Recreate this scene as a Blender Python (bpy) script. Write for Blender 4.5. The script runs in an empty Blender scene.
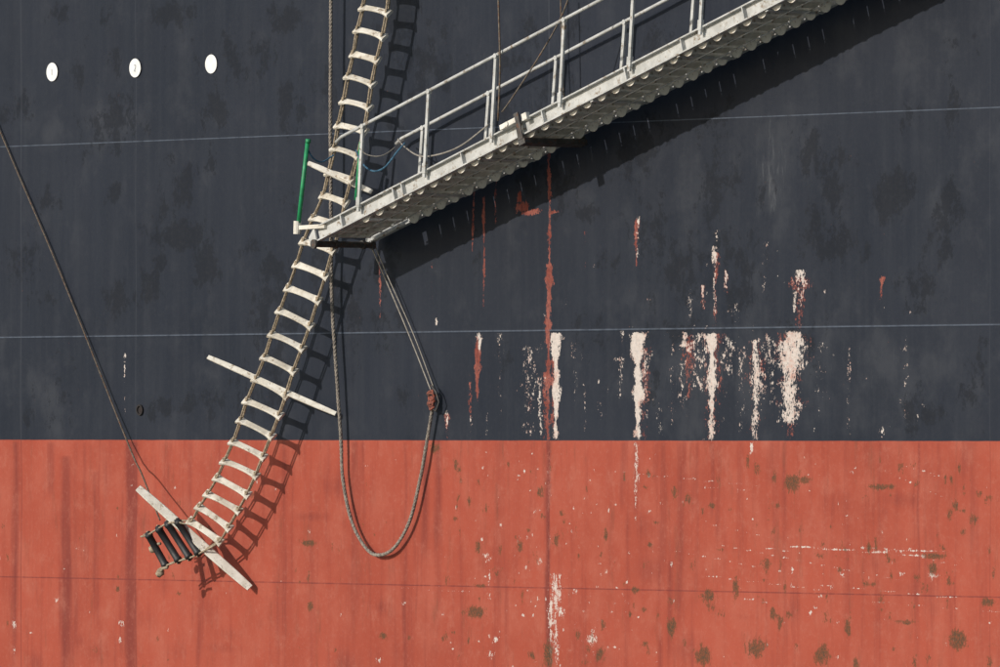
import bpy, bmesh, math, random
import numpy as np
from mathutils import Vector, Matrix
random.seed(7); rng=np.random.default_rng(11)
scene=bpy.context.scene
col=scene.collection

# ------------------------------------------------------------------ camera / survey constants
TH=math.radians(50); s_=math.sin(TH); c_=math.cos(TH)
F=9110.0; D=126.5; ZC=4.2
def S(u,v,d=0.0):
    """survey reading + stand-off from plating (m) -> world metres (hull is the plane y=0)"""
    a=(u-500)/F
    X=(a*D-a*d*c_+d*s_)/(c_+a*s_)
    dep=D-X*s_-d*c_
    return Vector((X,-d,ZC+(430-v)/F*dep))

cam=bpy.data.cameras.new("camera"); cam.sensor_width=36; cam.lens=F/1000*36
cam.shift_y=0.0965; cam.clip_end=4000; cam.clip_start=1
co=bpy.data.objects.new("camera",cam); col.objects.link(co)
co.location=(D*s_,-D*c_,ZC); co.rotation_euler=(math.radians(90),0,TH)
scene.camera=co

# ------------------------------------------------------------------ node helpers
class NT:
    def __init__(self,name):
        self.m=bpy.data.materials.new(name); self.m.use_nodes=True
        self.t=self.m.node_tree; self.n=self.t.nodes
        self.b=self.n["Principled BSDF"]
        self.tc=self.n.new("ShaderNodeTexCoord")
    def L(self,a,b): self.t.links.new(a,b)
    def put(self,sock,v):
        if isinstance(v,bpy.types.NodeSocket): self.L(v,sock)
        else: sock.default_value=v
    def math(self,op,a,b=0.0,c=None,clamp=False):
        n=self.n.new("ShaderNodeMath"); n.operation=op; n.use_clamp=clamp
        self.put(n.inputs[0],a); self.put(n.inputs[1],b)
        if c is not None: self.put(n.inputs[2],c)
        return n.outputs[0]
    def noise(self,scale=(1,1,1),detail=4,rough=.55,off=(0,0,0),s=1.0,dist=0):
        m=self.n.new("ShaderNodeMapping"); m.inputs["Scale"].default_value=scale; m.inputs["Location"].default_value=off
        self.L(self.tc.outputs["Object"],m.inputs[0])
        n=self.n.new("ShaderNodeTexNoise"); n.inputs["Scale"].default_value=s
        n.inputs["Detail"].default_value=detail; n.inputs["Roughness"].default_value=rough
        n.inputs["Distortion"].default_value=dist
        self.L(m.outputs[0],n.inputs["Vector"]); return n.outputs["Fac"]
    def rng(self,v,a,b,c=0.0,d=1.0):
        n=self.n.new("ShaderNodeMapRange"); n.interpolation_type='SMOOTHSTEP'
        self.put(n.inputs[0],v); n.inputs[1].default_value=a; n.inputs[2].default_value=b
        n.inputs[3].default_value=c; n.inputs[4].default_value=d; return n.outputs[0]
    def mix(self,f,a,b):
        n=self.n.new("ShaderNodeMix"); n.data_type='RGBA'
        self.put(n.inputs[0],f)
        for k,x in ((6,a),(7,b)):
            if isinstance(x,tuple): x=(*x,1) if len(x)==3 else x
            self.put(n.inputs[k],x)
        return n.outputs[2]
    def bump(self,h,strength=.3,dist=.01):
        n=self.n.new("ShaderNodeBump"); n.inputs["Strength"].default_value=strength; n.inputs["Distance"].default_value=dist
        self.L(h,n.inputs["Height"]); self.L(n.outputs[0],self.b.inputs["Normal"])
    def base(self,v): self.put(self.b.inputs["Base Color"],v)
    def rough(self,v): self.put(self.b.inputs["Roughness"],v)

def simple(name,c1,c2,rough=.6,metal=0,sc=6,stretch=(1,1,1),grime=None,gamt=.62,bump=.2):
    k=NT(name)
    n1=k.noise(stretch,5,.6,s=sc); f=k.rng(n1,.35,.65)
    cc=k.mix(f,c1,c2)
    if grime:
        n2=k.noise((1,1,1),6,.7,off=(3,5,1),s=sc*1.7)
        cc=k.mix(k.rng(n2,gamt-.06,gamt+.06),cc,grime)
    k.base(cc); k.rough(k.rng(n1,.2,.8,rough-.1,rough+.12)); k.b.inputs["Metallic"].default_value=metal
    k.bump(k.noise(stretch,6,.7,s=sc*5),bump,.004)
    return k.m

M_alu=simple("weathered_aluminium",(.54,.54,.52),(.40,.40,.38),.55,.1,5,grime=(.22,.17,.12),gamt=.60)
M_aluT=simple("tread_aluminium",(.78,.75,.68),(.58,.55,.48),.6,.0,7,grime=(.26,.20,.13),gamt=.61)
M_dark=simple("dark_greased_steel",(.09,.085,.08),(.05,.045,.04),.6,.3,9,grime=(.12,.06,.035),gamt=.58)
M_wood=simple("whitened_wood",(.74,.70,.61),(.54,.49,.40),.75,0,5,grime=(.30,.23,.16),gamt=.60)
M_bar=simple("spreader_wood",(.72,.69,.61),(.58,.54,.46),.75,0,7,grime=(.33,.27,.2),gamt=.60)
M_manila=simple("manila_rope",(.42,.34,.24),(.24,.19,.13),.9,0,22,grime=(.12,.09,.06),gamt=.62,bump=.8)
M_greyrope=simple("grey_polyprop_rope",(.32,.28,.23),(.15,.13,.115),.9,0,26,grime=(.08,.06,.05),gamt=.6,bump=.8)
M_pale=simple("pale_line",(.34,.31,.27),(.22,.20,.17),.9,0,26,bump=.5)
M_wire=simple("rusty_wire_rope",(.16,.13,.10),(.08,.065,.05),.7,.2,20,grime=(.17,.07,.03),gamt=.58)
M_redrope=simple("orange_lashing",(.30,.08,.05),(.14,.05,.035),.85,0,18,grime=(.05,.04,.035),gamt=.55)
M_blue=simple("blue_rope",(.06,.16,.25),(.03,.08,.13),.85,0,20)
M_green=simple("green_paint",(.02,.29,.11),(.015,.20,.075),.45,0,6,grime=(.05,.09,.05),gamt=.64)
M_rubber=simple("black_rubber",(.022,.022,.024),(.012,.012,.013),.55,0,10,grime=(.07,.065,.06),gamt=.66)
M_white=simple("white_marking_paint",(.80,.80,.78),(.70,.70,.68),.6,0,8,grime=(.45,.45,.44),gamt=.68)
M_glyph=simple("grey_marking_paint",(.42,.43,.45),(.34,.35,.37),.6,0,9)
M_hole=simple("hole_black",(.012,.01,.01),(.02,.012,.01),.8,0,9)

# ------------------------------------------------------------------ mesh helpers
def obj(name,bm,mat,parent=None,smooth=False,label=None):
    me=bpy.data.meshes.new(name); bmesh.ops.recalc_face_normals(bm,faces=bm.faces)
    bm.to_mesh(me); bm.free()
    for p in me.polygons: p.use_smooth=smooth
    me.materials.append(mat)
    o=bpy.data.objects.new(name,me); col.objects.link(o)
    if parent: o.parent=parent
    if label: o["label"]=label
    return o
def empty(name,label,cat,loc=(0,0,0),group=None):
    o=bpy.data.objects.new(name,None); col.objects.link(o); o.empty_display_size=.2
    o["label"]=label; o["category"]=cat
    if group:o["group"]=group
    return o
def crom(pts,n=8):
    P=[Vector(p) for p in pts]
    if len(P)<3: return P
    P=[P[0]*2-P[1]]+P+[P[-1]*2-P[-2]]
    out=[]
    for i in range(1,len(P)-2):
        a,b,c,d=P[i-1:i+3]
        for k in range(n):
            t=k/n
            out.append(.5*((2*b)+(c-a)*t+(2*a-5*b+4*c-d)*t*t+(3*b-a-3*c+d)*t**3))
    out.append(P[-2]); return out
def tube(bm,pts,r,seg=8,cap=True,flat=None):
    P=[Vector(p) for p in pts]; rings=[]
    up=None
    for i,p in enumerate(P):
        t=(P[min(i+1,len(P)-1)]-P[max(i-1,0)]).normalized()
        if up is None:
            up=Vector((0,1,0)) if abs(t.y)<.9 else Vector((0,0,1))
            if flat is not None: up=flat
        up=(up-t*up.dot(t)).normalized(); sd=t.cross(up)
        ri=r(i/(len(P)-1)) if callable(r) else r
        ru=ri if flat is None else ri*2.4
        rings.append([bm.verts.new(p+(up*math.cos(a)*ru+sd*math.sin(a)*ri)) for a in [2*math.pi*k/seg for k in range(seg)]])
    for a,b in zip(rings,rings[1:]):
        for k in range(seg): bm.faces.new((a[k],a[(k+1)%seg],b[(k+1)%seg],b[k]))
    if cap: bm.faces.new(rings[0]); bm.faces.new(rings[-1])
def rope_bm(bm,pts,r,pitch=.10,strands=3):
    """laid rope: three strands wound round the centre line"""
    P=[Vector(p) for p in pts]
    dense=[P[0]]
    for a,b in zip(P,P[1:]):
        L=(b-a).length; n=max(1,int(L/(pitch/6)))
        for k in range(1,n+1): dense.append(a.lerp(b,k/n))
    up=None; acc=0; frames=[]
    for i,p in enumerate(dense):
        t=(dense[min(i+1,len(dense)-1)]-dense[max(i-1,0)]).normalized()
        if up is None: up=Vector((0,1,0)) if abs(t.y)<.9 else Vector((0,0,1))
        up=(up-t*up.dot(t)).normalized()
        if i: acc+=(p-dense[i-1]).length
        frames.append((p,up.copy(),t.cross(up),acc))
    for s in range(strands):
        ph=2*math.pi*s/strands
        pp=[p+(u*math.cos(2*math.pi*a/pitch+ph)+w*math.sin(2*math.pi*a/pitch+ph))*r*.5 for p,u,w,a in frames]
        tube(bm,pp,r*.56,5)
def obox(bm,c,ax,ay,az,bev=0):
    vs=[bm.verts.new(c+ax*i+ay*j+az*k) for i in(-1,1) for j in(-1,1) for k in(-1,1)]
    fs=[(0,1,3,2),(4,6,7,5),(0,4,5,1),(2,3,7,6),(0,2,6,4),(1,5,7,3)]
    ff=[bm.faces.new([vs[i] for i in f]) for f in fs]
    if bev:
        es=list({e for f in ff for e in f.edges})
        bmesh.ops.bevel(bm,geom=es,offset=bev,segments=2,affect='EDGES',profile=.6)
def extr(bm,prof,fn,a,b,n=1,closed=True):
    rings=[[bm.verts.new(fn(p,a+(b-a)*i/n)) for p in prof] for i in range(n+1)]
    m=len(prof)
    for A,B in zip(rings,rings[1:]):
        for k in range(m if closed else m-1): bm.faces.new((A[k],A[(k+1)%m],B[(k+1)%m],B[k]))
    if closed: bm.faces.new(rings[0]); bm.faces.new(rings[-1])

# ------------------------------------------------------------------ HULL
Z_SEAM=[S(500,127).z,S(500,331).z,S(500,587).z]; Z_PAINT=S(500,440.5).z
xs=np.concatenate([[-70,-40,-20],np.arange(-13.5,12.0,.025),[16,30,70]])
zs=np.concatenate([[-2,-1,0],np.arange(.3,11.4,.03),[12,13.5,16]])
XX,ZZ=np.meshgrid(xs,zs)
names=["peel","primer","rust","dark","pale","deep"]
fld={k:np.zeros_like(XX) for k in names}
def sm(x,a,b):
    t=np.clip((x-a)/(b-a),0,1); return t*t*(3-2*t)
def streak(k,u,v0,v1,w,st,taper=True):
    p0=S(u,v0);p1=S(u,v1); hw=w/2/46
    zt,zb=p0.z,p1.z; h=zt-zb
    t=np.clip((zt-ZZ)/h,0,1)
    ww=hw*(1-.45*t) if taper else hw
    if taper: ww=ww*(1+.35*np.sin(ZZ*9.0+u)+.2*np.sin(ZZ*23+u*2))
    g=np.exp(-((XX-p0.x-.012*np.sin(ZZ*5+u))/np.maximum(ww,.001))**2*1.1)
    e=min(.07,h*.2) if taper else h*.22
    m=sm(ZZ,zb-e,zb+e)*(1-sm(ZZ,zt-min(e,.07)*.6,zt+min(e,.07)*.4))
    fld[k][:]=np.maximum(fld[k],g*m*st*(1-.25*t if taper else 1))
def blob(k,u,v,ru,rv,st):
    p=S(u,v); X0,X1=np.searchsorted(xs,(p.x-3*ru/46,p.x+3*ru/46)); Z0,Z1=np.searchsorted(zs,(p.z-3*rv/72,p.z+3*rv/72))
    sl=(slice(Z0,Z1+1),slice(X0,X1+1))
    g=np.exp(-(((XX[sl]-p.x)/(ru/46))**2+((ZZ[sl]-p.z)/(rv/72))**2))
    fld[k][sl]=np.maximum(fld[k][sl],g*st)
def scratch(k,u0,v0,u1,v1,w,st):
    a=S(u0,v0);b=S(u1,v1); dx,dz=b.x-a.x,b.z-a.z; L=math.hypot(dx,dz)
    t=np.clip(((XX-a.x)*dx+(ZZ-a.z)*dz)/L**2,0,1)
    dd=np.hypot(XX-a.x-t*dx,ZZ-a.z-t*dz)
    fld[k][:]=np.maximum(fld[k],np.exp(-(dd/(w/60))**2)*st)
for a in [(556,332,441,11,.95),(638,332,441,15,.98),(712,332,441,13,.86),(755,338,441,14,.67),(791,330,425,32,.80),(797,332,352,26,.80),(786,380,425,16,.72),
          (684,331,350,11,.8),(700,332,395,52,.48),(728,335,380,22,.50),(636,441,522,8,.60),(752,441,458,6,.66),(757,370,420,20,.60),(770,335,410,26,.45),
          (556,572,667,16,.62),(551,600,667,9,.66),(593,625,662,10,.55),(488,552,604,12,.47),(715,245,316,8,.60),(703,283,310,6,.64),(690,285,330,8,.46),
          (727,268,292,8,.58),(717,228,246,6,.52),(800,268,316,16,.56),(794,290,316,8,.62),(638,215,262,6,.56),(530,345,438,30,.45),(541,375,436,12,.54),
          (125,352,440,3,.50),(883,425,440,5,.6),(620,355,400,14,.46),(479,332,352,8,.70),(849,345,440,7,.44),(622,330,345,6,.6),(646,350,420,10,.52),
          (447,408,440,6,.54),(487,410,440,6,.5),(683,360,410,14,.52),(905,335,420,14,.32),(741,345,430,14,.44),(820,340,420,24,.36),(600,400,440,14,.36),(575,340,430,10,.38),
          (735,300,330,18,.38),(585,380,440,6,.38),(500,330,440,12,.32),(470,415,440,6,.45),(540,410,441,5,.6),(765,240,300,8,.40),(672,340,440,8,.42),(660,400,440,10,.4)]:
    streak("peel",*a)
for a in [(477,335,402,8,.82),(549.5,150,330,5,.70),(548,262,441,7,.86),(549,441,600,5,.62),(473,190,266,3.5,.66),(484,195,308,4,.68),(496,175,226,4,.6),
          (380,262,318,4,.64),(637,218,268,7,.66),(716,250,330,9,.56),(800,275,330,20,.55),(881,275,302,6,.72),(545,370,441,18,.54),(703,283,312,8,.6),(727,268,296,9,.56),
          (470,380,430,6,.5),(790,330,440,46,.50),(712,332,441,34,.52),(644,345,440,20,.52),(447,412,440,7,.6),(432,260,310,5,.4),
          (755,340,440,28,.50),(585,230,270,4,.4),(690,332,400,22,.54),(554,345,435,10,.66),(530,395,436,16,.42)]:
    streak("primer",*a)
blob("primer",523,207,8,6,.92); blob("primer",536,211,9,3,.75); blob("primer",520,198,3.5,7,.78); blob("primer",555,212,8,2.5,.62); blob("primer",528,213,10,3,.8)
for u,v,a,b,st in [(308,543,11,4,.86),(475,612,12,7,.92),(480,586,9,3,.7),(478,548,4,8,.75),(792,483,9,11,.88),(805,480,8,5,.75),(882,487,17,4,.76),(672,627,5,14,.84),
      (708,596,8,8,.84),(703,656,9,12,.86),(635,590,6,5,.75),(735,588,4,16,.75),(935,556,13,4,.82),(988,602,9,5,.82),(958,640,9,11,.98),
      (756,648,12,12,.76),(822,655,9,14,.76),(933,568,5,8,.78),(548,655,6,18,.86),(310,606,4,6,.8),(308,578,3,8,.6),(435,448,8,7,.7),(650,545,4,4,.75),
      (712,506,4,4,.75),(600,655,6,10,.76),(384,636,6,5,.75),(848,626,4,14,.76),(905,622,14,3,.68),(868,584,10,5,.65),(556,540,4,9,.75),(780,622,4,9,.7)]:
    blob("rust",u,v,a,b,st)
for i in range(170):
    u=rng.uniform(440,1000);v=rng.uniform(455,667)
    blob("rust",u,v,rng.uniform(1.5,6),rng.uniform(2,11),rng.uniform(.42,.68))
for i in range(40):
    u=rng.uniform(0,440);v=rng.uniform(480,667)
    blob("rust",u,v,rng.uniform(1.5,4),rng.uniform(2,7),rng.uniform(.4,.62))
for u,v,a,b in [(556,590,8,9),(560,612,7,7),(932,575,5,6),(14,625,3,9),(14,650,2,6),(56,600,3,4),(121,622,4,5),(120,640,3,5),(496,640,5,5),(490,655,5,6),(592,640,7,8),
      (404,604,3,4),(600,575,3,3),(575,590,4,3),(540,560,3,6),(660,503,3,3),(380,660,6,4),(612,612,3,3),(190,630,3,3)]:
    blob("peel",u,v,a,b,.62)
for i in range(360):
    u=rng.uniform(0,1000) if i%3==0 else (rng.normal(560,50) if i%3==1 else rng.uniform(440,1000));v=rng.uniform(448,667)
    blob("peel",u,v,rng.uniform(.9,2.8),rng.uniform(.9,3.4),rng.uniform(.38,.66))
for i in range(110):
    u=rng.normal(720,100);v=rng.normal(375,50)
    if v<438: blob("peel",u,v,rng.uniform(1,2.6),rng.uniform(1.5,6),rng.uniform(.36,.58))
for a in [(790,546,925,556,1.1,.66),(765,548,800,553,.9,.6),(700,575,820,590,.9,.55),(880,468,960,505,.9,.5),(905,466,940,476,.9,.55),(700,487,745,490,.9,.48),
          (860,548,945,552,1.2,.6),(915,556,960,566,.9,.55),(740,598,770,603,1,.55),(838,570,845,577,1.5,.6),(660,548,800,575,.8,.48),(820,585,960,598,.9,.52),(600,470,760,486,.8,.44),(690,520,780,540,.8,.46),
          (720,545,900,580,.8,.5),(850,600,1000,612,.8,.48),(780,505,870,520,.8,.44),(400,588,470,592,.8,.45)]:
    scratch("peel",*a)
for u,v,a,b,st in [(185,185,16,26,.72),(180,235,34,20,.82),(205,265,16,26,.78),(160,262,10,12,.7),(272,270,22,18,.68),(115,190,14,14,.62),(150,285,16,24,.64),(30,250,20,40,.4),
      (895,195,22,26,.80),(950,208,16,30,.70),(585,212,14,12,.70),(650,230,24,50,.45),(215,110,18,24,.66),(285,110,14,40,.6),(240,60,60,40,.45),(430,60,50,60,.5),(920,290,26,22,.5),
      (115,120,40,50,.5),(820,240,20,60,.5),(590,330,20,30,.45),(345,300,30,60,.5),(980,370,16,50,.4),(170,15,30,16,.7),(230,400,60,30,.4),(285,20,20,20,.7),(60,400,30,50,.4),(740,260,30,40,.5),
      (60,15,20,18,.5),(20,110,18,24,.5),(400,20,30,40,.6),(115,300,20,30,.6),(50,200,18,18,.5)]:
    blob("dark",u,v,a,b,st)
for i in range(80):
    blob("dark",rng.uniform(0,1000),rng.uniform(0,430),rng.uniform(8,30),rng.uniform(10,50),rng.uniform(.35,.58))
for u,v,a,b,st in [(772,165,26,60,.8),(790,130,50,30,.5),(700,370,70,60,.7),(870,370,90,60,.6),(55,395,50,40,.55),(95,130,80,40,.4),(900,60,90,50,.35),(640,270,60,50,.35),(960,180,40,90,.35),(700,190,60,40,.35),(772,190,8,34,1.0)]:
    blob("pale",u,v,a,b,st)
for a in [(131,441,690,16,1.0),(66,455,680,16,.7),(165,441,560,16,.4),(405,560,690,8,.45),(425,441,560,12,.55),(437,420,560,10,.6),(548,441,690,5,.85),(500,441,610,16,.4),
          (785,441,667,9,.45),(285,441,640,30,.35),(880,441,560,6,.5),(712,441,520,6,.55),(683,441,560,10,.4),(15,441,667,12,.55),(405,441,667,6,.5),(200,560,667,20,.35),(670,560,667,8,.5),(95,470,620,10,.5)]:
    streak("deep",*a,False)
for i in range(54):
    u=rng.uniform(0,1000); streak("deep",u,441,rng.uniform(480,667),rng.uniform(3,14),rng.uniform(.15,.5),False)
for i in range(60):
    blob("deep",rng.uniform(0,1000),rng.uniform(450,667),rng.uniform(5,30),rng.uniform(5,24),rng.uniform(.2,.5))

nx,nz=len(xs),len(zs)
me=bpy.data.meshes.new("hull_plating")
YY=.008*np.sin(XX*2.1+.6*np.sin(ZZ*.9))*np.sin(ZZ*2.2+.5)+.006*np.sin(XX*.9+1)*np.cos(ZZ*1.1)+.0035*np.sin(XX*2*math.pi/.8)*(.6+.4*np.sin(ZZ*1.7+XX*.3))
co_=np.stack([XX,YY,ZZ],-1).reshape(-1,3)
idx=np.arange(nx*nz).reshape(nz,nx)
q=np.stack([idx[:-1,:-1],idx[:-1,1:],idx[1:,1:],idx[1:,:-1]],-1).reshape(-1,4)
me.vertices.add(nx*nz); me.vertices.foreach_set("co",co_.ravel().astype(np.float32))
me.loops.add(q.size); me.loops.foreach_set("vertex_index",q.ravel().astype(np.int32))
me.polygons.add(len(q)); me.polygons.foreach_set("loop_start",(np.arange(len(q))*4).astype(np.int32))
me.polygons.foreach_set("loop_total",np.full(len(q),4,dtype=np.int32))
me.update(calc_edges=True)
me.polygons.foreach_set("use_smooth",np.ones(len(q),dtype=bool))
for k in names:
    at=me.attributes.new("wear_"+k,'FLOAT','POINT'); at.data.foreach_set("value",fld[k].ravel().astype(np.float32))

k=NT("hull_paint")
def attr(n):
    a=k.n.new("ShaderNodeAttribute"); a.attribute_name="wear_"+n; return a.outputs["Fac"]
sep=k.n.new("ShaderNodeSeparateXYZ"); k.L(k.tc.outputs["Object"],sep.inputs[0]); x,z=sep.outputs[0],sep.outputs[2]
big=k.noise((.35,1,.3),4,.6); mid=k.noise((1,1,.8),6,.65,off=(5,0,2),s=1.6); vst=k.noise((5,1,.28),6,.65,off=(2,0,0),s=1.2)
fine=k.noise((1,1,1),6,.7,s=16); chip=k.noise((1.4,1,.7),8,.75,off=(9,1,4),s=9); chipf=k.noise((1.2,1,.8),4,.65,off=(1,1,7),s=34)
blot=k.noise((1,1,.7),8,.80,off=(2,9,3),s=3.8,dist=.2)
# navy
nav=k.mix(k.rng(big,.3,.7),(.0100,.0138,.0235),(.0155,.0195,.0305))
nav=k.mix(k.rng(vst,.38,.75,0,.5),nav,(.024,.0285,.039))
nav=k.mix(k.rng(k.math('ADD',mid,k.math('MULTIPLY',attr("pale"),.24)),.50,.80,0,.6),nav,(.041,.045,.055))
dk=k.math('ADD',attr("dark"),k.math('MULTIPLY',k.math('SUBTRACT',blot,.5),2.5))
nav=k.mix(k.rng(dk,.36,.52,0,.66),nav,(.0048,.0066,.0115))
nav=k.mix(k.rng(fine,.45,.75,0,.22),nav,(.036,.039,.047))
sc_=k.math('ADD',k.math('MULTIPLY',attr("pale"),.55),k.math('MULTIPLY',k.math('SUBTRACT',k.noise((2.8,1,.4),8,.78,off=(4,4,4),s=5),.5),1.6))
nav=k.mix(k.rng(sc_,.40,.66,0,.5),nav,(.10,.105,.115))
# red
rd=k.mix(k.rng(big,.3,.7),(.285,.053,.030),(.345,.068,.039))
rd=k.mix(k.rng(mid,.42,.72,0,.7),rd,(.365,.095,.060))
rd=k.mix(k.rng(vst,.48,.76,0,.6),rd,(.22,.038,.025))
rd=k.mix(k.rng(k.math('ADD',attr("deep"),k.math('MULTIPLY',k.math('SUBTRACT',vst,.5),.9)),.1,.9,0,.7),rd,(.135,.024,.020))
rd=k.mix(k.rng(blot,.50,.70,0,.45),rd,(.38,.125,.085))
rd=k.mix(k.rng(fine,.5,.8,0,.4),rd,(.42,.15,.105))
grm=k.noise((2.2,1,.35),8,.72,off=(7,3,3),s=2.4)
rd=k.mix(k.rng(grm,.55,.72,0,.45),rd,(.15,.050,.030))
wob=k.math('MULTIPLY',k.math('SUBTRACT',k.noise((1,1,1),3,.5,s=2.2),.5),.012)
isnav=k.rng(k.math('ADD',z,wob),Z_PAINT-.006,Z_PAINT+.006)
c=k.mix(isnav,rd,nav)
for zz_,w in zip(Z_SEAM,(.007,.009,.009)):
    dz=k.math('ABSOLUTE',k.math('SUBTRACT',k.math('ADD',z,k.math('MULTIPLY',wob,.4)),zz_))
    ln=k.rng(dz,w*.4,w*1.6,1,0)
    brk=k.rng(vst,.25,.6,.3,1)
    lc=k.mix(isnav,(.15,.028,.025),(.095,.115,.15))
    c=k.mix(k.math('MULTIPLY',ln,k.math('MULTIPLY',brk,.75)),c,lc)
for u,am in ((21,.5),(549,.6),(136,.35),(990,.25)):
    dx=k.math('ABSOLUTE',k.math('SUBTRACT',x,S(u,400).x)); ln=k.rng(dx,.004,.016,1,0)
    c=k.mix(k.math('MULTIPLY',ln,am),c,k.mix(isnav,(.12,.024,.022),(.045,.05,.062)))
cn=k.math('SUBTRACT',k.math('ADD',k.math('MULTIPLY',chip,.62),k.math('MULTIPLY',chipf,.38)),.5)
def msk(n,amp,a=.44,b=.50): return k.rng(k.math('ADD',attr(n),k.math('MULTIPLY',cn,amp)),a,b)
mp=msk("primer",2.6); mw=msk("peel",3.0,.50,.57)
c=k.mix(k.math('MULTIPLY',mp,k.rng(fine,.3,.6,.5,.95)),c,k.mix(k.rng(blot,.4,.6),(.19,.040,.026),(.30,.095,.070)))
c=k.mix(k.math('MULTIPLY',mw,k.rng(fine,.25,.6,.72,1)),c,k.mix(k.rng(k.math('ADD',k.math('MULTIPLY',blot,.6),k.math('MULTIPLY',chipf,.4)),.48,.64),(.56,.50,.455),(.47,.28,.23)))
mr=msk("rust",3.0,.42,.56)
c=k.mix(k.math('MULTIPLY',mr,.9),c,k.mix(k.rng(chipf,.42,.6),(.055,.044,.024),(.17,.055,.024)))
k.base(c)
k.rough(k.math('ADD',.45,k.math('MULTIPLY',mid,.25))); k.b.inputs["Specular IOR Level"].default_value=.22
seamh=k.rng(k.math('ABSOLUTE',k.math('SUBTRACT',z,Z_SEAM[1])),.0,.03,.9,0)
h=k.math('ADD',k.math('MULTIPLY',fine,.35),k.math('SUBTRACT',seamh,k.math('MULTIPLY',k.math('MAXIMUM',mw,mp),.4)))
h=k.math('ADD',h,k.math('MULTIPLY',mid,1.5))
k.bump(h,.5,.006)
me.materials.append(k.m)
ship=empty("ship","large ship with dark navy topsides and red boot-topping","ship")
hull=bpy.data.objects.new("hull",me); col.objects.link(hull); hull.parent=ship
hull["label"]="weathered navy and red steel hull plating with peeling paint"

def disc(bm,c,rx,rz,y,n=40):
    cv=[bm.verts.new((c.x+rx*math.cos(a),y,c.z+rz*math.sin(a))) for a in [2*math.pi*i/n for i in range(n)]]
    bm.faces.new(cv)
for i,(u,v) in enumerate([(53,72),(136,68),(212,64)]):
    p=S(u,v); bm=bmesh.new(); disc(bm,p,.135,.137,-.020)
    mk=obj("round_mark",bm,M_white,ship)
    if i==2: continue
    bm=bmesh.new(); y=-.025
    strokes=[[(0,.045),(0,-.045)],[(-.018,.04),(.018,.045),(.018,.005),(-.018,-.045),(.02,-.045)]][i]
    for a,b in zip(strokes,strokes[1:]):
        A=Vector((p.x+a[0],y,p.z+a[1]));B=Vector((p.x+b[0],y,p.z+b[1])); t=(B-A).normalized(); w=Vector((t.z,0,-t.x))*.007
        bm.faces.new([bm.verts.new(q_) for q_ in (A+w,B+w,B-w,A-w)]); y-=.0006
    obj("figure",bm,M_glyph,mk)
p=S(141,410); bm=bmesh.new()
n=24; R=[(.075,-.012),(.075,-.035),(.055,-.035),(.052,-.014)]
rings=[[bm.verts.new((p.x+r*math.cos(2*math.pi*i/n),y,p.z+r*1.05*math.sin(2*math.pi*i/n))) for i in range(n)] for r,y in R]
for A,B in zip(rings,rings[1:]):
    for i in range(n): bm.faces.new((A[i],A[(i+1)%n],B[(i+1)%n],B[i]))
bm.faces.new(rings[-1]); obj("drain_outlet",bm,M_hole,ship)

# ------------------------------------------------------------------ GANGWAY
DO,DI=1.25,.20
A=S(316,226,DO); B=S(752,0,DO); T=(B-A); LEN0=T.length; T.normalize(); N=Vector((-T.z,0,T.x)); Yv=Vector((0,1,0))
LEN=LEN0+3.0
gw=empty("gangway","grey aluminium accommodation ladder slung along the hull","gangway")
def G(s,n,y): return Vector((A.x,0,A.z))+T*s+N*n+Vector((0,y,0))
HS=.21
def channel(side):
    y0=-DO if side<0 else -DI
    w=.075; t=.009; sg=-1
    prof=[(0,0),(sg*w,0),(sg*w,-t*2.2),(t*sg,-t*2.2),(t*sg,-HS+t*2.2),(sg*w,-HS+t*2.2),(sg*w,-HS),(0,-HS)]
    bm=bmesh.new()
    extr(bm,prof,lambda p,s:G(s,p[1],y0+(w if side<0 else 0)+p[0]),-.05,LEN,1)
    obj("stringer",bm,M_alu,gw)
channel(-1); channel(1)
for y in (-DO,-DI-.02):
    bm=bmesh.new()
    prof=[(-.05,-.002),(-.05,-HS+.002),(-.14,-HS-.01),(-.22,-.15),(-.20,-.10)]
    extr(bm,prof,lambda p,s:G(p[0],p[1],s),y,y+.025)
    obj("toe_plate",bm,M_alu,gw)
# treads: level curved plates hung on small end cheeks
TS=.31
nt=int((LEN-1.0)/TS)
bm=bmesh.new()
prof=[]
for i in range(11):
    a=math.radians(8+i*16.4); prof.append((.138*math.cos(a),.062*math.sin(a)))
prof2=[(x_*.95,z_*.92-.006) for x_,z_ in reversed(prof)]
ya,yb=-DO+.078,-DI-.078
extr(bm,prof+prof2,lambda p,s:Vector((p[0],s,p[1])),ya,yb,1)
extr(bm,[(-.139,.02),(-.131,.02),(-.131,-.07),(-.139,-.07)],lambda p,s:Vector((p[0],s,p[1])),ya+.002,yb-.002,1)
extr(bm,[(.139,.02),(.131,.02),(.131,-.03),(.139,-.03)],lambda p,s:Vector((p[0],s,p[1])),ya+.002,yb-.002,1)
cheek=[(.125,.02),(-.12,.02)]+[(.115*math.cos(math.radians(a)),-.03+.115*math.sin(math.radians(a))) for a in range(180,361,15)]
for y in (ya+.004,yb-.016):
    extr(bm,cheek,lambda p,s:Vector((p[0],s,p[1])),y,y+.012,1)
t0=obj("tread",bm,M_aluT,gw,smooth=False)
base=Vector((A.x,0,A.z))
rotm=math.atan2(T.z,T.x)
t0.location=base+T*1.0+N*(-.120); t0.rotation_euler=(0,-rotm*.3,0)
for i in range(1,nt):
    o=t0.copy(); o.location=base+T*(1.0+TS*i)+N*(-.120); o.rotation_euler=(0,-rotm*.3+random.uniform(-.02,.02),0); o.parent=gw; col.objects.link(o)
for y in (-DO+.36,-DI-.36):
    bm=bmesh.new(); tube(bm,[G(.8,-HS-.035,y),G(LEN,-HS-.035,y)],.012,6); obj("levelling_bar",bm,M_alu,gw,True)
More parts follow.
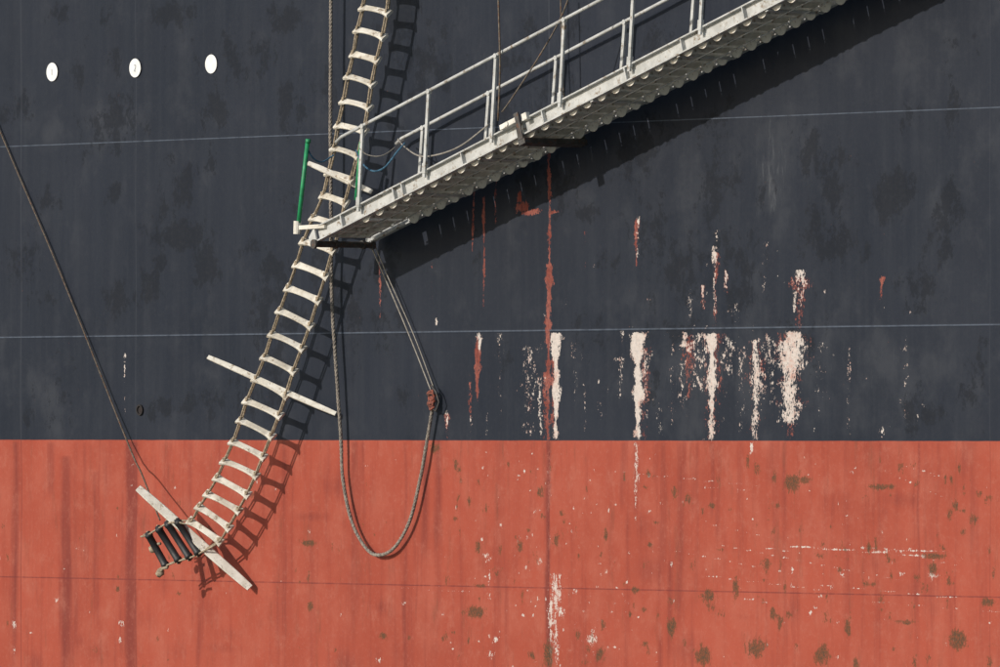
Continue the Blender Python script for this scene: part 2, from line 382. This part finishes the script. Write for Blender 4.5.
# lower platform
bm=bmesh.new()
obox(bm,G(.36,-.10,-(DO+DI)/2),T*.40,Yv*(.5*(DO-DI)-.09),N*.008)
for s in (.0,.25,.5,.74): obox(bm,G(s,-.135,-(DO+DI)/2),T*.02,Yv*(.5*(DO-DI)-.095),N*.026,.004)
for y in (-.95,-.65,-.35): obox(bm,G(.37,-.15,y),T*.36,Yv*.015,N*.012)
obj("platform",bm,M_aluT,gw)
bm=bmesh.new(); tube(bm,[G(-.08,-HS-.03,-DO-.02),G(-.08,-HS-.03,-DI+.0)],.045,14)
for y in (-DO-.03,-.9,-.4,-DI-.03): tube(bm,[G(-.08,-HS-.03,y-.02),G(-.08,-HS-.03,y+.02)],.065,14)
obj("end_roller",bm,M_dark,gw,False)
for i in (3,8,16,22,28):
    s=1.0+TS*(i+.5)
    bm=bmesh.new(); obox(bm,G(s,-HS-.012,-(DO+DI)/2),T*.028,Yv*(.5*(DO-DI)-.02),N*.012,.004); obj("cross_member",bm,M_alu,gw)
SL=(S(508,120,DO).x-A.x)/T.x
bm=bmesh.new()
obox(bm,G(SL+.25,-HS-.095,-(DO+DI)/2-.0),T*.07,Yv*(.5*(DO-DI)+.04),N*.04,.008)
for y in (-DO-.035,-DI+.02): obox(bm,G(SL+.25,-.08,y-.0),T*.05,Yv*.012,N*.19,.004)
obj("lifting_beam",bm,M_dark,gw)
bm=bmesh.new()
obox(bm,G(SL+.05,.02,-DO-.02),T*.17,Yv*.03,N*.035,.006)
obox(bm,G(SL+.42,.0,-DO-.02),T*.05,Yv*.035,N*.05,.006)
tube(bm,[G(SL+.05,.02,-DO-.07),G(SL+.05,.02,-DO+.1)],.03,12)
obj("lifting_lug",bm,M_aluT,gw)
for s in (.55,1.75,1.95,3.3,5.1,6.9,8.1,9.4):
    bm=bmesh.new(); obox(bm,G(s,-.105,-DO+.03),T*.012,Yv*.03,N*.084); obj("bracket",bm,M_alu,gw)
# railings
S0=(S(357,200,DO).x-A.x)/T.x
k0=S(490,125,DO).x-S(357,200,DO).x; SP=k0/2/T.x
def railing(y):
    tops=[]; i=0
    while S0+SP*i<LEN-.1:
        b=G(S0+SP*i,-.10 if y<-.6 else -.02,y); t=G(S0+SP*i,0,y)+Vector((.13,0,1.10)); tops.append(t)
        bm=bmesh.new(); ax=(t-b)/2; dirv=ax.normalized()
        obox(bm,(b+t)/2,Vector((.026,0,0)),Vector((0,.018,0)),ax,.004)
        obox(bm,b+dirv*.13,Vector((.038,0,0)),Vector((0,.026,0)),dirv*.07,.004)
        tube(bm,[t+Vector((0,-.03,-.01)),t+Vector((0,.03,-.01))],.035,10)
        obj("stanchion",bm,M_alu,gw); i+=1
    d=(tops[1]-tops[0]).normalized()
    pts=[tops[0]-d*.62-Vector((0,0,.035)),tops[0]-d*.50]+[t for t in tops]+[tops[-1]+d*.5]
    bm=bmesh.new(); tube(bm,pts,.024,10); obj("handrail",bm,M_alu,gw,True)
railing(-DO-.0); railing(-DI+.035)
bm=bmesh.new(); tube(bm,[S(308,139,1.30),S(297.5,232,1.30)],.031,12); tube(bm,[S(308.3,139,1.30),S(308,143,1.30)],.038,12)
obj("end_pole",bm,M_green,gw,True,label="bright green painted pole")
bm=bmesh.new(); tube(bm,[S(361,142,.55),S(356,200,.55)],.026,12); obj("end_pole",bm,M_green,gw,True,label="green painted pole")
bm=bmesh.new()
a=S(296,228,1.3); b=S(326,226,1.2)
obox(bm,(a+b)/2,(b-a)/2,Vector((0,.03,0)),Vector((0,0,.03)),.006)
tube(bm,[S(297.5,221,1.3),S(297.2,234,1.3)],.055,12)
obj("pole_clamp",bm,M_bar,gw)

# ------------------------------------------------------------------ PILOT LADDER
pl=empty("pilot_ladder","long wooden rope ladder with white steps hanging down the hull","rope ladder")
C=[(382,-38),(378,-14),(375,10),(370,33),(365,57),(360,80),(356,104),(351,128),(346,152),(340,176),(334,199),(327,222),(318,246),(311,270),(303,294),(295,318),(287,341),
   (279,364),(271,387),(263,408),(256,428),(248,449),(240,468),(232,486),(223,502),(214,517),(205,531)]
steps=[]
for i,(u,v) in enumerate(C):
    if v<200: hl=14; tl=12+ i*.6; dd=.10
    elif v<300: hl=15+(v-200)/100*3; tl=16+(v-200)/100*7; dd=.10+.12*(v-200)/100
    else: hl=18+(v-300)/230*2; tl=23+ (v-300)/230*5; dd=.22
    if v>480: tl=26+(v-480)/51*9
    hl+=random.uniform(-.8,.8); tl+=random.uniform(-3.5,3.5)
    dc=.50 if v<230 else .50+.06*(v-230)/300
    a=math.radians(tl)
    L=S(u-hl*math.cos(a),v-hl*math.sin(a),dc+dd/2*1.0); R=S(u+hl*math.cos(a),v+hl*math.sin(a),dc-dd/2)
    steps.append((L,R))
def step_mesh(L,R,mat,name,roll):
    """bent wooden tread with chocks at the ends"""
    ax=(R-L); ln=ax.length; ax.normalize()
    out=Vector((0,-1,0)); out=(out-ax*out.dot(ax)).normalized(); upv=ax.cross(out)
    if upv.z<0: upv=-upv
    w=(out*math.cos(roll)-upv*math.sin(roll)); nn=(upv*math.cos(roll)+out*math.sin(roll))
    bm=bmesh.new(); n=16; rings=[]
    mid=(L+R)/2; sag=random.uniform(.018,.038)
    for i in range(n+1):
        t=i/n*2-1
        hw=.045+.024*abs(t)**3 + (.006 if abs(t)>.8 else 0)
        th=.014+ (.012 if abs(t)>.72 else 0)
        off=sag*(1-t*t)-sag*.5
        c=mid+ax*(ln/2*1.06*t)+nn*(off)
        prof=[(-1,-.6),(-1,.6),(-.8,1),(.8,1),(1,.6),(1,-.6),(.8,-1),(-.8,-1)]
        rings.append([bm.verts.new(c+w*(hw*a)+nn*(th*b)) for a,b in prof])
    for p,q_ in zip(rings,rings[1:]):
        for j in range(8): bm.faces.new((p[j],p[(j+1)%8],q_[(j+1)%8],q_[j]))
    bm.faces.new(rings[0]); bm.faces.new(rings[-1])
    return obj(name,bm,mat,pl,False),w,nn,ax
ropeP=[[],[],[],[]]
for i,(L,R) in enumerate(steps):
    o,w,nn,ax=step_mesh(L,R,M_wood,"step",math.radians(42+random.uniform(-12,12)))
    for j,(E,sg) in enumerate(((L,1),(L,-1),(R,1),(R,-1))):
        sgn=1 if E is L else -1
        ropeP[j].append(E+ax*sgn*.03+w*(sg*.034))
rub=[((176,519),(200,556),.62),((166,521),(191,560),.66),((157,526),(180,563),.70),((147,532),(167,568),.74)]
for (a,b,d) in rub:
    Lp=S(a[0],a[1],d+.12); Rp=S(b[0],b[1],d-.12)
    bm=bmesh.new(); dv=(Rp-Lp)
    pts=[Lp+dv*t for t in (0,.06,.07,.13,.14,.5,.86,.87,.93,.94,1)]
    rr=[.036,.052,.062,.062,.054,.052,.054,.062,.062,.052,.036]
    tube(bm,pts,lambda t,rr=rr:rr[min(10,int(round(t*10)))],12)
    obj("rubber_step",bm,M_rubber,pl,True)
    ax=dv.normalized(); w=Vector((0,-1,0)); w=(w-ax*w.dot(ax)).normalized()
    for j,(E,sg) in enumerate(((Lp,1),(Lp,-1),(Rp,1),(Rp,-1))):
        sgn=1 if E is Lp else -1
        ropeP[j].append(E+ax*sgn*.04+w*(sg*.03))
for j in range(4):
    q_=ropeP[j][-1]; ropeP[j].append(q_+Vector((-.12,-.02,-.02 if j<2 else -.05)))
for j in range(4):
    bm=bmesh.new(); rope_bm(bm,crom(ropeP[j],4),.0155,.07); obj("side_rope",bm,M_manila,pl,True)
for j in (0,2):
    for a,b in list(zip(ropeP[j][:-1],ropeP[j+1][:-1])):
        m=(a+b)/2; bm=bmesh.new()
        tube(bm,[m+Vector((0,0,z_)) for z_ in (-.05,-.03,.03,.05)],.017,8,flat=(b-a).normalized())
        obj("rope_seizing",bm,M_manila,pl,True)
for u,v in ((160,573),(153,549)):
    p=S(u,v,.72); bm=bmesh.new(); bmesh.ops.create_icosphere(bm,subdivisions=2,radius=.06,matrix=Matrix.Translation(p))
    for vv in bm.verts: vv.co+=Vector((random.uniform(-.012,.012),random.uniform(-.012,.012),random.uniform(-.012,.012)))
    tube(bm,[p,p+Vector((.10,-.02,.07)),p+Vector((.2,-.02,.08))],.022,8)
    obj("end_knot",bm,M_manila,pl,True)
def spreader(a,da,b,db,hw=.055,th=.02):
    P0=S(*a,da);P1=S(*b,db); ax=(P1-P0); ax.normalize()
    out=Vector((.55,-.83,0)); out=(out-ax*out.dot(ax)).normalized(); up=ax.cross(out)
    if up.z<0: up=-up
    r=math.radians(62); w=up*math.sin(r)+out*math.cos(r)*-1; w.normalize(); nn=ax.cross(w)
    bm=bmesh.new(); rings=[];n=14
    for i in range(n+1):
        t=i/n*2-1; h=hw*(1-.25*abs(t)**4); tt=th*(1-.3*abs(t)**3)
        c=P0.lerp(P1,i/n)+nn*.01*math.sin(i*.5)
        prof=[(-1,-.6),(-1,.6),(-.85,1),(.85,1),(1,.6),(1,-.6),(.85,-1),(-.85,-1)]
        rings.append([bm.verts.new(c+w*h*x_+nn*tt*y_) for x_,y_ in prof])
    for p,q_ in zip(rings,rings[1:]):
        for j in range(8): bm.faces.new((p[j],p[(j+1)%8],q_[(j+1)%8],q_[j]))
    bm.faces.new(rings[0]); bm.faces.new(rings[-1])
    obj("spreader_bar",bm,M_bar,pl)
spreader((208,357),.95,(336,414),.10,.042)
spreader((138,488),1.0,(250,588),.12,.068,.024)
spreader((308,163),.72,(372,192),.30,.042)

# ------------------------------------------------------------------ ROPES & WIRES
def rope_thing(name,label,cat,pts,r,mat,n=10,laid=True,pitch=None):
    e=empty(name,label,cat)
    bm=bmesh.new(); P=crom([S(*p) for p in pts],n)
    if laid: rope_bm(bm,P,r,pitch or r*6)
    else: tube(bm,P,r,8)
    obj("rope_strand",bm,mat,e,True); return e
rl=rope_thing("hanging_rope","thick grey rope hanging in a long loop from above","rope",
  [(331,-40,.22),(331,0,.22),(330.5,120,.22),(331,220,.20),(332,300,.17),(337,380,.14),(341,440,.12),(343,480,.11),(352,522,.10),(366,548,.10),(379,555,.10),(395,547,.10),(410,520,.10),(421,475,.10),(428,435,.10),(433,405,.10)],.028,M_greyrope)
p=S(433,400,.10)
bm=bmesh.new()
for i in range(5):
    a=i*1.1; tube(bm,crom([p+Vector((.06*math.cos(a+t),-.03-.02*math.sin(3*t),.04*i-.08+.05*math.sin(a+t))) for t in (0,1.2,2.4,3.6,4.8,6.1)],4),.019,7)
obj("knot",bm,M_redrope,rl,True)
bm=bmesh.new(); tube(bm,[S(u,v,.13) for u,v in ((431,385),(436,392),(439,402),(436,411),(430,408))],.012,8); obj("shackle",bm,M_dark,rl,True)
rope_thing("sling_line","thin pale line running from gangway end to knot","rope",[(371,246,.20),(385,278,.14),(410,337,.09),(432,393,.10)],.010,M_pale,8,False)
rope_thing("sling_line","thin pale line running from gangway end to knot","rope",[(375,246,.16),(388,277,.12),(413,333,.08),(436,394,.09)],.008,M_pale,8,False)
rope_thing("tricing_line","dark taut line hauling the ladder foot along hull","rope",[(-60,-15,.03),(0,131,.04),(60,272,.05),(127,441,.10),(141,472,.3),(152,500,.6),(160,520,.75)],.014,M_wire,4,True,.1)
rope_thing("suspension_wire","rusty steel wire holding up the gangway","wire",[(497,-40,1.32),(499,20,1.32),(500,70,1.31),(498,121,1.30)],.013,M_wire,4,False)
rope_thing("suspension_wire","rusty steel wire holding up the gangway","wire",[(578,-30,.9),(562,15,.95),(540,55,1.1),(512,98,1.25),(502,112,1.3)],.011,M_wire,6,False)
rope_thing("suspension_wire","rusty steel wire holding up the gangway","wire",[(560,-40,.12),(562,60,.12),(566,135,.12)],.010,M_wire,4,False)
rope_thing("lashing_rope","short blue rope drooping beside the gangway rail","rope",[(356,150,1.1),(362,163,1.1),(373,171,1.1),(385,167,1.0),(397,152,.9),(405,143,.8)],.014,M_blue,6)
rope_thing("lashing_rope","short blue rope tied to the green pole","rope",[(307,148,1.3),(313,158,1.2),(322,162,1.0),(334,155,.8)],.013,M_blue,6)
rope_thing("lashing_rope","pale grey rope sagging between gangway posts","rope",[(398,139,.3),(405,147,.5),(420,156,1.0),(440,154,1.25),(462,145,1.27),(488,125,1.3)],.012,M_pale,6)
rope_thing("lashing_rope","pale grey rope sagging between gangway posts","rope",[(359,148,1.28),(368,155,1.2),(384,155,1.0),(404,140,.5)],.009,M_pale,6)

# ------------------------------------------------------------------ WATER
bm=bmesh.new(); vs=[bm.verts.new(q_) for q_ in ((-1500,-1500,0),(1500,-1500,0),(1500,1500,0),(-1500,1500,0))]; bm.faces.new(vs)
kw=NT("harbour_water"); kw.base(kw.mix(kw.noise((1,1,1),3,.5,s=.1),(.07,.10,.095),(.10,.13,.12))); kw.rough(.3)
kw.bump(kw.noise((1,1,1),5,.6,s=1.4),.6,.15)
w=obj("water",bm,kw.m); w["kind"]="structure"; w["label"]="murky green harbour water"; w["category"]="water"

# ------------------------------------------------------------------ LIGHT
sd=Vector((.13,1,-.42)).normalized()
sl=bpy.data.lights.new("sun",'SUN'); sl.energy=3.3; sl.angle=math.radians(.8); sl.color=(1,.94,.86)
so=bpy.data.objects.new("sun",sl); col.objects.link(so); so.rotation_euler=sd.to_track_quat('-Z','Y').to_euler(); so.location=(-5,-40,30)
wd=bpy.data.worlds.new("World"); scene.world=wd; wd.use_nodes=True
nt_=wd.node_tree; sk=nt_.nodes.new("ShaderNodeTexSky"); sk.sky_type='NISHITA'; sk.sun_disc=False
sk.sun_elevation=math.asin(-sd.z); sk.sun_rotation=math.atan2(-sd.x,-sd.y)
nt_.links.new(sk.outputs[0],nt_.nodes["Background"].inputs[0]); nt_.nodes["Background"].inputs[1].default_value=.12
scene.view_settings.view_transform='Standard'; scene.view_settings.look='None'; scene.view_settings.exposure=0
